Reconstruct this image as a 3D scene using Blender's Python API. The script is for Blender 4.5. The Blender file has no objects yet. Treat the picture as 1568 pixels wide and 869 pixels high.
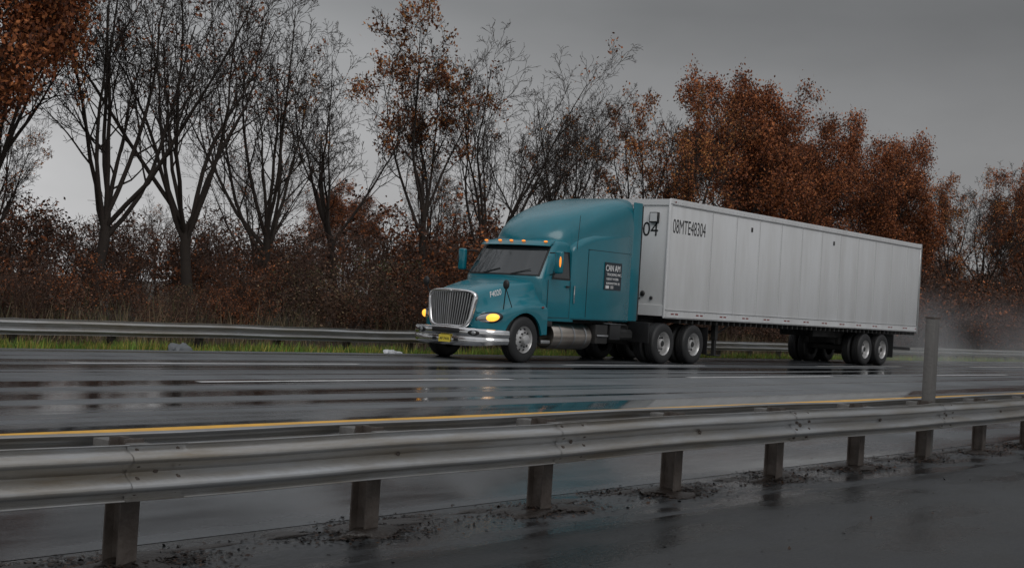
import bpy, bmesh, math, random
import numpy as np
from mathutils import Vector, Matrix
SC = bpy.context.scene
COL = SC.collection
rnd = random.Random(7)

# ---------------------------------------------------------------- materials
def new_mat(name):
    m = bpy.data.materials.new(name); m.use_nodes = True
    nt = m.node_tree; b = nt.nodes["Principled BSDF"]
    return m, nt, b

def simple(name, col, rough=0.5, metal=0.0, var=0.15, scale=3.0, bump=0.0, bscale=40.0, coat=0.0, spec=0.5,
           dirt=None, dirt_amt=0.0, emis=None, estr=0.0, stretch=(1,1,1)):
    m, nt, b = new_mat(name)
    N = nt.nodes; L = nt.links
    tc = N.new("ShaderNodeTexCoord"); mp = N.new("ShaderNodeMapping"); mp.inputs["Scale"].default_value = stretch
    L.new(tc.outputs["Object"], mp.inputs["Vector"])
    nz = N.new("ShaderNodeTexNoise"); nz.inputs["Scale"].default_value = scale; nz.inputs["Detail"].default_value = 6
    L.new(mp.outputs[0], nz.inputs["Vector"])
    mix = N.new("ShaderNodeMix"); mix.data_type = 'RGBA'
    lo = [max(0, c*(1-var)) for c in col]; hi = [min(1, c*(1+var)) for c in col]
    mix.inputs[6].default_value = (*lo, 1); mix.inputs[7].default_value = (*hi, 1)
    L.new(nz.outputs["Fac"], mix.inputs[0])
    out = mix.outputs[2]
    if dirt:
        n2 = N.new("ShaderNodeTexNoise"); n2.inputs["Scale"].default_value = scale*0.7; n2.inputs["Detail"].default_value = 8
        n2.inputs["Roughness"].default_value = 0.7
        L.new(mp.outputs[0], n2.inputs["Vector"])
        r = N.new("ShaderNodeMapRange"); r.inputs[1].default_value = 0.4; r.inputs[2].default_value = 0.75
        r.inputs[3].default_value = 0; r.inputs[4].default_value = dirt_amt
        L.new(n2.outputs["Fac"], r.inputs[0])
        mx = N.new("ShaderNodeMix"); mx.data_type = 'RGBA'
        L.new(r.outputs[0], mx.inputs[0]); L.new(out, mx.inputs[6]); mx.inputs[7].default_value = (*dirt, 1)
        out = mx.outputs[2]
    L.new(out, b.inputs["Base Color"])
    b.inputs["Roughness"].default_value = rough; b.inputs["Metallic"].default_value = metal
    b.inputs["Coat Weight"].default_value = coat; b.inputs["Coat Roughness"].default_value = 0.08
    b.inputs["Specular IOR Level"].default_value = spec
    if bump > 0:
        n3 = N.new("ShaderNodeTexNoise"); n3.inputs["Scale"].default_value = bscale; n3.inputs["Detail"].default_value = 4
        L.new(tc.outputs["Object"], n3.inputs["Vector"])
        bp = N.new("ShaderNodeBump"); bp.inputs["Strength"].default_value = bump; bp.inputs["Distance"].default_value = 0.02
        L.new(n3.outputs["Fac"], bp.inputs["Height"]); L.new(bp.outputs[0], b.inputs["Normal"])
    if emis:
        b.inputs["Emission Color"].default_value = (*emis, 1); b.inputs["Emission Strength"].default_value = estr
    return m

def attr_mat(name, rough=0.7, spec=0.2, trans=0.0):
    m, nt, b = new_mat(name)
    a = nt.nodes.new("ShaderNodeAttribute"); a.attribute_name = "Col"
    nz = nt.nodes.new("ShaderNodeTexNoise"); nz.inputs["Scale"].default_value = 0.35; nz.inputs["Detail"].default_value=1
    geo = nt.nodes.new("ShaderNodeNewGeometry")
    nt.links.new(geo.outputs["Position"], nz.inputs["Vector"])
    mr = nt.nodes.new("ShaderNodeMapRange"); mr.inputs[1].default_value=.3; mr.inputs[2].default_value=.7
    mr.inputs[3].default_value=.55; mr.inputs[4].default_value=1.5
    nt.links.new(nz.outputs["Fac"], mr.inputs[0])
    mu = nt.nodes.new("ShaderNodeVectorMath"); mu.operation='SCALE'
    nt.links.new(a.outputs["Color"], mu.inputs[0]); nt.links.new(mr.outputs[0], mu.inputs["Scale"])
    nt.links.new(mu.outputs[0], b.inputs["Base Color"])
    b.inputs["Roughness"].default_value = rough; b.inputs["Specular IOR Level"].default_value = spec
    return m

def wet_mat(name, base, r0, r1, bx, by, grain=0.15, gscale=60, low=0.4, high=0.6, dark=.5, det=5, bright=1.5):
    m, nt, b = new_mat(name); N = nt.nodes; L = nt.links
    geo = N.new("ShaderNodeNewGeometry")
    mp = N.new("ShaderNodeMapping"); mp.inputs["Scale"].default_value = (bx, by, 1)
    L.new(geo.outputs["Position"], mp.inputs["Vector"])
    nz = N.new("ShaderNodeTexNoise"); nz.inputs["Scale"].default_value = 1; nz.inputs["Detail"].default_value = det; nz.inputs["Roughness"].default_value=.55
    L.new(mp.outputs[0], nz.inputs["Vector"])
    mr = N.new("ShaderNodeMapRange"); mr.inputs[1].default_value=low; mr.inputs[2].default_value=high
    mr.inputs[3].default_value=r0; mr.inputs[4].default_value=r1
    L.new(nz.outputs["Fac"], mr.inputs[0]); L.new(mr.outputs[0], b.inputs["Roughness"])
    g = N.new("ShaderNodeTexNoise"); g.inputs["Scale"].default_value = gscale; g.inputs["Detail"].default_value=3
    L.new(geo.outputs["Position"], g.inputs["Vector"])
    big = N.new("ShaderNodeTexNoise"); big.inputs["Scale"].default_value=.8; big.inputs["Detail"].default_value=6
    L.new(geo.outputs["Position"], big.inputs["Vector"])
    ad = N.new("ShaderNodeMath"); ad.operation='ADD'; L.new(g.outputs["Fac"], ad.inputs[0]); L.new(big.outputs["Fac"], ad.inputs[1])
    m2 = N.new("ShaderNodeMapRange"); m2.inputs[1].default_value=.7; m2.inputs[2].default_value=1.3
    m2.inputs[3].default_value=base*.6; m2.inputs[4].default_value=base*1.5
    L.new(ad.outputs[0], m2.inputs[0])
    m4 = N.new("ShaderNodeMapRange"); m4.inputs[1].default_value=low; m4.inputs[2].default_value=high
    m4.inputs[3].default_value=dark; m4.inputs[4].default_value=bright
    L.new(nz.outputs["Fac"], m4.inputs[0])
    mq = N.new("ShaderNodeMath"); mq.operation='MULTIPLY'; L.new(m2.outputs[0], mq.inputs[0]); L.new(m4.outputs[0], mq.inputs[1])
    cc = N.new("ShaderNodeCombineColor")
    for i,k in enumerate((.93,1.0,1.08)):
        mm = N.new("ShaderNodeMath"); mm.operation='MULTIPLY'; mm.inputs[1].default_value=k
        L.new(mq.outputs[0], mm.inputs[0]); L.new(mm.outputs[0], cc.inputs[i])
    L.new(cc.outputs[0], b.inputs["Base Color"])
    bp = N.new("ShaderNodeBump"); bp.inputs["Strength"].default_value=grain; bp.inputs["Distance"].default_value=.01
    L.new(g.outputs["Fac"], bp.inputs["Height"]); L.new(bp.outputs[0], b.inputs["Normal"])
    b.inputs["Specular IOR Level"].default_value=.55
    return m

M = {}
M['road'] = wet_mat("wet_asphalt", .06, .035, .45, .022, 1.15, grain=.06, gscale=45, dark=.25, det=3, low=.45, high=.57, bright=1.7)
M['near'] = wet_mat("near_asphalt", .014, .16, .5, .4, 1.1, grain=.7, gscale=34)
M['shoulder'] = wet_mat("shoulder_asphalt", .06, .07, .38, .12, .8, grain=.06, gscale=50)
M['soil'] = simple("soil", (.045,.035,.025), .9, var=.5, scale=1.2, bump=.6, bscale=12)
M['median'] = wet_mat("median_asphalt", .03, .06, .5, 1.0, 3.5, grain=.5, gscale=30)
M['yellow'] = simple("yellow_paint", (.80,.42,.03), .4, var=.15, scale=5, dirt=(.35,.2,.05), dirt_amt=.5)
M['white_line'] = simple("white_paint_line", (.72,.72,.72), .45, var=.1, scale=4, dirt=(.2,.2,.2), dirt_amt=.6)
M['teal'] = simple("teal_paint", (.001,.155,.205), .27, var=.08, scale=1.5, coat=.4, dirt=(.01,.09,.11), dirt_amt=.35)
M['trailer'] = simple("trailer_white", (.68,.69,.70), .38, var=.06, scale=.8, dirt=(.42,.41,.39), dirt_amt=.5, stretch=(2.2,1,.35))
M['alu'] = simple("aluminium", (.55,.56,.57), .35, 1, var=.15, scale=3, dirt=(.2,.18,.16), dirt_amt=.5)
M['rimmat'] = simple("rim", (.58,.58,.58), .35, .5, var=.15, scale=6, dirt=(.2,.18,.17), dirt_amt=.6)
M['chrome'] = simple("chrome", (.78,.78,.79), .14, 1, var=.08, scale=5, dirt=(.35,.33,.30), dirt_amt=.45)
M['tank'] = simple("tank_metal", (.5,.45,.40), .28, 1, var=.15, scale=3, dirt=(.25,.2,.16), dirt_amt=.6)
M['black'] = simple("black_plastic", (.015,.015,.016), .45, var=.3, scale=4)
M['chassis'] = simple("chassis_dark", (.02,.02,.02), .6, var=.4, scale=4, dirt=(.05,.045,.04), dirt_amt=.6)
M['rubber'] = simple("tyre_rubber", (.02,.02,.021), .55, var=.3, scale=5, bump=.2, bscale=60)
M['glass'] = simple("dark_glass", (.022,.027,.03), .04, var=.3, scale=2, spec=.8, coat=.4)
M['seam'] = simple("panel_gap", (.01,.04,.05), .6)
M['grime'] = simple("post_gray", (.36,.36,.36), .5, var=.1)
M['letters'] = simple("lettering_black", (.02,.02,.02), .5)
M['letters_w'] = simple("lettering_white", (.7,.7,.7), .5)
M['signp'] = simple("sign_dark", (.02,.03,.04), .4)
M['red'] = simple("red_tape", (.22,.04,.035), .5)
M['amber_on'] = simple("amber_lamp_on", (.9,.35,.05), .3, emis=(1,.26,.02), estr=.9)
M['head_on'] = simple("headlamp_on", (.9,.5,.1), .2, emis=(1,.42,.04), estr=1.6)
M['lens'] = simple("headlamp_lens", (.35,.36,.37), .08, metal=.7, coat=1)
M['plate'] = simple("licence_plate", (.75,.6,.08), .4)
M['galv'] = simple("galvanised_rail", (.46,.47,.48), .30, .7, var=.3, scale=4, dirt=(.22,.16,.08), dirt_amt=.85, bump=.10, bscale=18, stretch=(.2,1,2.5))
M['galvp'] = simple("galvanised_post", (.10,.085,.075), .6, .2, var=.4, scale=9, dirt=(.045,.03,.023), dirt_amt=.9, bump=.3, bscale=30)
M['wood'] = simple("weathered_post", (.12,.115,.11), .7, var=.3, scale=6, bump=.4, bscale=25, stretch=(3,3,.4))
M['bark'] = simple("bark", (.045,.036,.031), .9, var=.3, scale=3, spec=.2)
M['twig'] = simple("brush_twigs", (.085,.052,.040), .9, var=.4, scale=1, spec=.2)
M['leaf'] = attr_mat("leaves"); M['grassm'] = attr_mat("grass_blades", .6, .3)
M['bag'] = simple("plastic_bag", (.6,.62,.65), .4)
M['scrap'] = simple("grey_scrap", (.12,.13,.14), .6)

# ---------------------------------------------------------------- helpers
def link(ob, parent=None):
    COL.objects.link(ob)
    if parent: ob.parent = parent
    return ob
def empty(name, loc=(0,0,0)):
    e = bpy.data.objects.new(name, None); e.location = loc; e.empty_display_size=.5; COL.objects.link(e); return e
def fin(name, bm, mat, parent, smooth=True, ang=40):
    me = bpy.data.meshes.new(name); bmesh.ops.recalc_face_normals(bm, faces=bm.faces[:])
    bm.to_mesh(me); bm.free(); me.materials.append(mat)
    if smooth:
        me.polygons.foreach_set("use_smooth",[True]*len(me.polygons))
        try: me.set_sharp_from_angle(angle=math.radians(ang))
        except Exception: pass
    ob = bpy.data.objects.new(name, me); return link(ob, parent)
def box(name, x0,x1,y0,y1,z0,z1, mat, parent, bev=.008, seg=2, bm=None):
    own = bm is None
    if own: bm = bmesh.new()
    r = bmesh.ops.create_cube(bm, size=1)
    for v in r['verts']:
        v.co = Vector(((x0+x1)/2+v.co.x*(x1-x0), (y0+y1)/2+v.co.y*(y1-y0), (z0+z1)/2+v.co.z*(z1-z0)))
    if bev>0:
        es = list({e for v in r['verts'] for e in v.link_edges})
        bmesh.ops.bevel(bm, geom=es, offset=bev, segments=seg, affect='EDGES', profile=.5)
    if own: return fin(name,bm,mat,parent)
def boxes(name, lst, mat, parent, bev=0.0, seg=1):
    bm = bmesh.new()
    for b in lst: box("",*b,None,None,bev=bev,seg=seg,bm=bm)
    return fin(name,bm,mat,parent)
def cylp(bm, p0, p1, r0, r1=None, seg=16):
    r1 = r0 if r1 is None else r1
    p0=Vector(p0); p1=Vector(p1); d=p1-p0; L=d.length
    q = Vector((0,0,1)).rotation_difference(d.normalized())
    mt = Matrix.Translation((p0+p1)/2) @ q.to_matrix().to_4x4()
    bmesh.ops.create_cone(bm, cap_ends=True, segments=seg, radius1=r0, radius2=r1, depth=L, matrix=mt)
def cyls(name, lst, mat, parent, seg=16):
    bm = bmesh.new()
    for c in lst: cylp(bm, *c, seg=seg)
    return fin(name,bm,mat,parent)
def loft(name, rings, mat, parent, closed=True, cap0=True, cap1=True, sub=0, ang=40):
    bm = bmesh.new(); R=[[bm.verts.new(p) for p in r] for r in rings]; n=len(rings[0])
    for a,b in zip(R[:-1],R[1:]):
        for i in range(n if closed else n-1):
            j=(i+1)%n
            try: bm.faces.new((a[i],a[j],b[j],b[i]))
            except Exception: pass
    if cap0: bm.faces.new(R[0])
    if cap1: bm.faces.new(R[-1])
    return fin(name,bm,mat,parent,ang=ang)
def lathe(bm, prof, cx, cy, cz, s=1, seg=40):
    rings=[]
    for (r,y) in prof:
        rings.append([bm.verts.new((cx+r*math.cos(a*2*math.pi/seg), cy+s*y, cz+r*math.sin(a*2*math.pi/seg))) for a in range(seg)])
    for a,b in zip(rings[:-1],rings[1:]):
        for i in range(seg):
            j=(i+1)%seg; bm.faces.new((a[i],a[j],b[j],b[i]))
def ellip(name, c, r, mat, parent, rot=None, seg=24):
    bm = bmesh.new(); bmesh.ops.create_uvsphere(bm,u_segments=seg,v_segments=seg//2,radius=1)
    mt = Matrix.Translation(c) @ (rot.to_4x4() if rot else Matrix.Identity(4)) @ Matrix.Diagonal((*r,1))
    bmesh.ops.transform(bm,matrix=mt,verts=bm.verts[:]); return fin(name,bm,mat,parent)
def text(name, s, loc, rot, size, mat, parent, sx=1.0, bold=0.0):
    c = bpy.data.curves.new(name,'FONT'); c.body=s; c.size=size; c.extrude=.002; c.offset=bold
    c.materials.append(mat); o=bpy.data.objects.new(name,c); o.location=loc
    o.rotation_euler=[math.radians(a) for a in rot]; o.scale=(sx,1,1); return link(o,parent)
def np_mesh(name, V, F, mats, mi=None, col=None, smooth=False):
    me = bpy.data.meshes.new(name); k=F.shape[1]
    me.vertices.add(len(V)); me.vertices.foreach_set("co", V.astype(np.float32).ravel())
    me.loops.add(F.size); me.loops.foreach_set("vertex_index", F.astype(np.int32).ravel())
    me.polygons.add(len(F)); me.polygons.foreach_set("loop_start", np.arange(0,F.size,k,dtype=np.int32))
    for m in mats: me.materials.append(m)
    if mi is not None: me.polygons.foreach_set("material_index", mi.astype(np.int32))
    if smooth: me.polygons.foreach_set("use_smooth", np.ones(len(F),dtype=bool))
    if col is not None:
        a = me.color_attributes.new("Col",'FLOAT_COLOR','POINT')
        c4 = np.ones((len(V),4),dtype=np.float32); c4[:,:3]=col; a.data.foreach_set("color", c4.ravel())
    me.update(calc_edges=True); me.validate(); return me

# ---------------------------------------------------------------- terrain
def sm(a,b,x):
    t=min(1,max(0,(x-a)/(b-a))); return t*t*(3-2*t)
def g(d):
    return -.38 + .38*sm(7.1,11,d) - .35*sm(20.8,24.3,d) + .75*sm(25.5,31,d) + .6*sm(31,80,d)
def sheet(name, x0,x1, ys, off, mat, nx=1, wob=0):
    bm=bmesh.new(); xs=[x0+(x1-x0)*i/nx for i in range(nx+1)]
    G=[[bm.verts.new((x, y+(rnd.uniform(-wob,wob) if (j==0 or j==len(ys)-1) else 0), g(y)+off)) for j,y in enumerate(ys)] for x in xs]
    for i in range(nx):
        for j in range(len(ys)-1): bm.faces.new((G[i][j],G[i+1][j],G[i+1][j+1],G[i][j+1]))
    ob = fin(name,bm,mat,None); return ob
fr = lambda a,b,n:[a+(b-a)*i/n for i in range(n+1)]
sheet("ground",-900,2500,[-1500,-300,-60,-20]+fr(5,34,58)+[40,50,60,80,200,600,2500],-.02,M['soil'],nx=4)
sheet("near_roadway",-300,900,[-14,-5,0,3,5.9],.0,M['near'],nx=10)
sheet("median_strip",-300,900,[5.9,6.5,7.1],.0,M['median'],nx=10)
sheet("inner_shoulder",-300,900,fr(7.12,9.7,12),.0,M['shoulder'],nx=10)
sheet("highway",-300,1200,fr(9.7,22.7,40),.0,M['road'],nx=600,wob=.03)
sheet("yellow_edge_line",-300,1200,[9.90,10.02,10.15],.006,M['yellow'],nx=10)
sheet("white_edge_line",-300,1200,[21.55,21.62,21.69],.006,M['white_line'],nx=10)
bm=bmesh.new()
def dash(bm,x0,x1,y,w=.15):
    v=[bm.verts.new((x,yy,g(yy)+.006)) for x,yy in((x0,y-w/2),(x1,y-w/2),(x1,y+w/2),(x0,y+w/2))]; bm.faces.new(v)
for k in range(-12,60):
    x0=11.6+k*12.3
    dash(bm,x0,x0+ (6.6),14.25)
    x1=11.5+k*12.3+ .4
    dash(bm,x1,x1+6.0,17.55)
fin("lane_lines",bm,M['white_line'],None,smooth=False)

# ---------------------------------------------------------------- guardrails
def wbeam(name, x0,x1,y,ztop,s,parent,mat=None):
    prof=[(.030,0),(.006,-.012),(.012,-.03),(.060,-.052),(.078,-.066),(.080,-.085),(.070,-.10),(.018,-.135),(.006,-.155),
          (.018,-.175),(.070,-.21),(.080,-.225),(.078,-.244),(.060,-.258),(.012,-.28),(.006,-.298),(.030,-.312)]
    n=int((x1-x0)/.5)
    rings=[]
    for i in range(n+1):
        x=x0+(x1-x0)*i/n
        dz=.006*math.sin(x*.7)+.004*math.sin(x*1.9+1)
        dy=.008*math.sin(x*.45+2)+.003*math.sin(x*3.1)
        rings.append([(x,y+s*o+dy,ztop+z+dz) for o,z in prof])
    ob=loft(name,rings,mat or M['galv'],parent,closed=False,cap0=False,cap1=False,ang=60)
    so=ob.modifiers.new("t",'SOLIDIFY'); so.thickness=.005; so.offset=0
    return ob
def hpost(bm,x,y,z0,z1,w=.10,dp=.15,t=.012):
    box("",x-w/2,x+w/2,y-dp/2,y-dp/2+t,z0,z1,None,None,bev=0,bm=bm)
    box("",x-w/2,x+w/2,y+dp/2-t,y+dp/2,z0,z1,None,None,bev=0,bm=bm)
    box("",x-t/2,x+t/2,y-dp/2+t,y+dp/2-t,z0,z1,None,None,bev=0,bm=bm)
gr=empty("guardrail",(0,0,0))
ZT=.365
wbeam("beam_front",-20,160,6.36,ZT,-1,gr); wbeam("beam_back",-20,160,6.88,ZT,1,gr)
bm=bmesh.new(); bb=bmesh.new(); bo=bmesh.new()
k=0; x=4.9-2.0*12
POSTX=[]
while x<158:
    POSTX.append(x)
    hpost(bm,x,6.62,g(6.6)-.2,ZT+.0,w=.13)
    box("",x-.07,x+.07,6.395,6.54,ZT-.27,ZT-.02,None,None,bev=.006,bm=bb)
    box("",x-.07,x+.07,6.70,6.845,ZT-.27,ZT-.02,None,None,bev=.006,bm=bb)
    cylp(bo,(x,6.356,ZT-.155),(x,6.335,ZT-.155),.022,.016,seg=8)
    if k%2==0:
        for dx in (-.14,.14):
            for dz,dd in ((-.035,.022),(-.118,.045),(-.192,.045),(-.275,.022)):
                cylp(bo,(x+dx,6.36-dd+.01,ZT+dz),(x+dx,6.36-dd-.012,ZT+dz),.014,.010,seg=8)
    x+=2.0;k+=1
fin("posts",bm,M['galvp'],gr,smooth=False); fin("blockouts",bb,M['wood'],gr); fin("bolts",bo,M['galvp'],gr)
for i,xx in enumerate([px for j,px in enumerate(POSTX) if j%2==0 and -6<px<60]):
    prof=[(.030,0),(.006,-.012),(.012,-.03),(.060,-.052),(.078,-.066),(.080,-.085),(.070,-.10),(.018,-.135),(.006,-.155),
          (.018,-.175),(.070,-.21),(.080,-.225),(.078,-.244),(.060,-.258),(.012,-.28),(.006,-.298),(.030,-.312)]
    rings=[]
    for q in range(5):
        x2=xx-.2+.1*q
        dz=.006*math.sin(x2*.7)+.004*math.sin(x2*1.9+1); dy=.008*math.sin(x2*.45+2)+.003*math.sin(x2*3.1)
        rings.append([(x2,6.36-o-.008+dy,ZT+z*1.006+.002+dz) for o,z in prof])
    loft("splice_%d"%i,rings,M['galv'],gr,closed=False,cap0=False,cap1=False,ang=60)
gr2=empty("guardrail",(0,0,0))
wbeam("beam",-40,300,24.15,.40,-1,gr2)
bm=bmesh.new(); bb=bmesh.new(); x=-40
while x<300:
    hpost(bm,x,24.38,g(24.4)-.1,.40,w=.13); box("",x-.07,x+.07,24.17,24.30,.1,.39,None,None,bev=0,bm=bb); x+=2.3
fin("posts",bm,M['galvp'],gr2,smooth=False); fin("blockouts",bb,M['wood'],gr2,smooth=False)
mp_=empty("marker_post",(17.0,6.62,-.38))
box("post",-.09,.09,-.06,.06,-.2,1.78,M['wood'],mp_,bev=.012)
box("post_cap",-.095,.095,-.065,.065,1.783,1.80,M['galvp'],mp_,bev=.004)

# ---------------------------------------------------------------- wheels
def wheel(name,parent,x,y,z,side,kind):
    s=-side
    e=bpy.data.objects.new(name,None); link(e,parent)
    bm=bmesh.new(); R=.505
    def tire(off):
        w=.14
        p=[(.285,-w+.01),(.30,-w-.004),(.36,-w-.012),(.43,-w-.008),(.475,-w+.006),(.497,-w+.03),(R,-w+.05),
           (R,-.062),(R-.014,-.058),(R-.014,-.048),(R,-.044),(R,-.008),(R-.014,-.005),(R-.014,.005),(R,.008),(R,.044),(R-.014,.048),(R-.014,.058),(R,.062),
           (R,w-.05),(.497,w-.03),(.475,w-.006),(.43,w+.008),(.36,w+.012),(.30,w+.004),(.285,w-.01)]
        lathe(bm,[(r,yy+off) for r,yy in p],x,y,z,s=s,seg=48)
    tire(0)
    if kind=='dual': tire(.34)
    fin("tyre",bm,M['rubber'],e,ang=35)
    bm=bmesh.new()
    if kind=='front':
        p=[(.288,-.118),(.296,-.128),(.288,-.138),(.272,-.12),(.262,-.085),(.245,-.07),(.215,-.085),(.17,-.125),(.13,-.14),(.125,-.14),(.115,-.19),(.105,-.215),(.085,-.225),(.0,-.23)]
    else:
        p=[(.288,-.118),(.296,-.128),(.288,-.138),(.272,-.12),(.262,-.06),(.25,.02),(.225,.05),(.17,.055),(.13,.05),(.12,-.06),(.11,-.085),(.085,-.095),(.0,-.10)]
    lathe(bm,p,x,y,z,s=s,seg=48); fin("rim",bm,M['rimmat'],e,ang=35)
    bm=bmesh.new()
    for i in range(10):
        a=i*2*math.pi/10
        if kind=='front': r,yy,n=.222,-.082,-.006
        else: r,yy,n=.235,.03,-.01
        cx,cz=x+r*math.cos(a),z+r*math.sin(a)
        cylp(bm,(cx,y+s*(yy+.01),cz),(cx,y+s*(yy+n),cz),.028,seg=12)
    fin("hand_holes",bm,M['black'],e)
    bm=bmesh.new()
    for i in range(10):
        a=(i+.5)*2*math.pi/10; r=.155
        yy=-.13 if kind=='front' else .05
        cx,cz=x+r*math.cos(a),z+r*math.sin(a)
        cylp(bm,(cx,y+s*yy,cz),(cx,y+s*(yy-.035),cz),.018,seg=6)
    if kind=='dual': cylp(bm,(x,y+s*(-.099),z),(x,y+s*(-.115),z),.075,.06,seg=20)
    fin("lug_nuts",bm,M['chassis'],e)
    return e

# ---------------------------------------------------------------- tractor
T=empty("semi_truck",(22.5,19.45,0.0))
itp=lambda x,xs,ys: float(np.interp(x,xs,ys))
def hood_half(x):
    zc=itp(x,[.14,.2,.3,.5,.9,1.9],[1.43,1.49,1.54,1.61,1.71,1.90])
    hw=itp(x,[.14,.5,1.0,1.9],[.61,.70,.80,.98])
    W=itp(x,[.14,.25,.4,.6,.8,1.0,1.9],[.72,.86,1.0,1.11,1.18,1.215,1.235])
    zf=itp(x,[.14,.4,.8,1.15,1.5,1.9],[1.02,1.07,1.19,1.27,1.29,1.26])
    dx=x-1.15
    if abs(dx)<.58: zb=.5+math.sqrt(max(0,.58**2-dx*dx))*1.0
    else: zb=.66 if dx<0 else .62
    zb=max(zb,.66 if dx<0 else .60)
    return [(0,zc),(.25*hw,zc-.003),(.5*hw,zc-.012),(.72*hw,zc-.035),(.88*hw,zc-.075),(.97*hw,zc-.13),(hw+.01,zc-.2*(zc-zf)/.4-.05),
       (hw+.35*(W-hw),zf+.10*(zc-zf)),(hw+.65*(W-hw),zf+.015),(W-.07,zf-.02),(W-.02,zf-.06),(W,zf-.12),(W,max(zb+.004,(zf-.12)*.6+zb*.4)),(W,zb),(W-.05,zb)]
def hood_section(x):
    h=hood_half(x)
    return [(x,-a,b) for a,b in reversed(h)]+[(x,a,b) for a,b in h[1:]]
xs=[.14,.17,.2,.27,.35,.45,.52,.565,.575,.6,.64,.7,.77,.85,.95,1.05,1.15,1.25,1.35,1.45,1.53,1.6,1.66,1.70,1.725,1.735,1.78,1.9]
loft("hood",[hood_section(x) for x in xs],M['teal'],T,closed=False,cap0=True,cap1=False,ang=50)
for s in (-1,1):
    rings=[]
    for yy in (.62,1.18):
        rings.append([(1.15+.575*math.cos(a),s*yy,.5+.575*math.sin(a)) for a in [math.pi*i/20 for i in range(21)]])
    loft("wheel_liner",rings,M['black'],T,closed=False,cap0=False,cap1=False)
box("engine_bay",.3,1.9,-.55,.55,.5,1.35,M['chassis'],T)
tcv=bpy.data.curves.new("tmp",'FONT'); tcv.body="F4020"; tcv.size=.17; tcv.offset=.003
to=bpy.data.objects.new("tmp",tcv); COL.objects.link(to)
dg=bpy.context.evaluated_depsgraph_get(); tm=bpy.data.meshes.new_from_object(to.evaluated_get(dg))
def hood_arc(x,a):
    h=hood_half(x)[4:12]; acc=0
    for (y0,z0),(y1,z1) in zip(h[:-1],h[1:]):
        l=math.hypot(y1-y0,z1-z0)
        if acc+l>=a or (y1,z1)==h[-1]:
            t=(a-acc)/l; nx,nz=(z0-z1)/l,(y1-y0)/l
            return (x,-(y0+(y1-y0)*t+nx*.006),z0+(z1-z0)*t+nz*.006)
        acc+=l
for v in tm.vertices:
    v.co=Vector(hood_arc(.50+v.co.x*.75,.20-v.co.y))
tm.materials.clear(); tm.materials.append(M['letters_w']); bpy.data.objects.remove(to)
link(bpy.data.objects.new("hood_number",tm),T)
GH=.385
def gx(y,z): return -.045+.075*(y/.65)**2+(z-.72)*.07
def ghw(z): return itp(z,[.72,1.0,1.42],[.52,.59,.655])
ring=[]
for i in range(72):
    a=2*math.pi*i/72; c,s_=math.cos(a),math.sin(a); n=2/5.5
    z=1.085+GH*abs(s_)**n*(1 if s_>0 else -1); y=ghw(z)*abs(c)**n*(1 if c>0 else -1); ring.append((y,z))
bm=bmesh.new(); R=[]
for i,(y,z) in enumerate(ring):
    cen=Vector((0,1.085)); p=Vector((y,z)); dirv=(p-cen).normalized()
    pts=[]
    for k in range(10):
        b=2*math.pi*k/10; rr=.050*math.cos(b); q=p+dirv*rr
        pts.append(bm.verts.new((gx(p.x,p.y)+(.045 if math.sin(b)<0 else .10)*math.sin(b)+.03,q.x,q.y)))
    R.append(pts)
for i in range(72):
    a,b=R[i],R[(i+1)%72]
    for k in range(10): bm.faces.new((a[k],a[(k+1)%10],b[(k+1)%10],b[k]))
fin("grille_surround",bm,M['chrome'],T)
bm=bmesh.new(); c0=bm.verts.new((gx(0,1.085)+.07,0,1.085)); vs=[bm.verts.new((gx(y,z)+.07,y*.98,1.085+(z-1.085)*.98)) for y,z in ring]
for i in range(72): bm.faces.new((c0,vs[i],vs[(i+1)%72]))
fin("grille_backing",bm,M['black'],T,smooth=False)
bm=bmesh.new()
for i in range(-9,10):
    y=i*.064
    hh=GH*max(0,1-(abs(y)/.60)**5.5)**(1/5.5)
    if hh<.1: continue
    zl=1.085-hh; zh=1.085+hh
    for q in range(4):
        zz0,zz1=zl+(zh-zl)*q/4,zl+(zh-zl)*(q+1)/4
        w=.026 if i else .040
        v=[]
        for z in (zz0,zz1):
            for (dx,dy) in ((.0,-w*.5),(.0,w*.5),(.05,w*.7),(.05,-w*.7)):
                v.append(bm.verts.new((gx(y,z)+.008+dx,y*(ghw(z)/.62)+dy,z)))
        for f in ((0,1,5,4),(1,2,6,5),(2,3,7,6),(3,0,4,7)): bm.faces.new([v[q2] for q2 in f])
fin("grille_bars",bm,M['alu'],T,smooth=False)
ellip("grille_emblem",(gx(0,1.46)-.02,0,1.465),(.02,.06,.035),M['alu'],T)
bp_=[(-.085,0),(-.08,.25),(-.06,.5),(-.025,.72),(.03,.90),(.10,1.03),(.19,1.125),(.30,1.185),(.44,1.215),(.60,1.225)]
path=[(x,-y) for x,y in reversed(bp_)]+bp_[1:]
rings=[]
for i,(x,y) in enumerate(path):
    a=path[max(0,i-1)]; b=path[min(len(path)-1,i+1)]; tx,ty=b[0]-a[0],b[1]-a[1]; l=math.hypot(tx,ty)
    nx,ny=-ty/l,tx/l
    e=abs(y)/1.225; zt=.705-.02*e; zb=.31+.07*e**4
    pr=[(-.12,zt),(-.03,zt),(-.006,zt-.025),(0,.60),(0,.545),(-.018,.525),(-.018,.495),(0,.475),(-.004,zb+.06),(-.03,zb),(-.12,zb+.01)]
    rings.append([(x+nx*o,y+ny*o,z) for o,z in pr])
loft("bumper",rings,M['chrome'],T,ang=50)
box("bumper_air_slot",-.098,.0,-.38,.38,.565,.67,M['black'],T,bev=.02)
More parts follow.
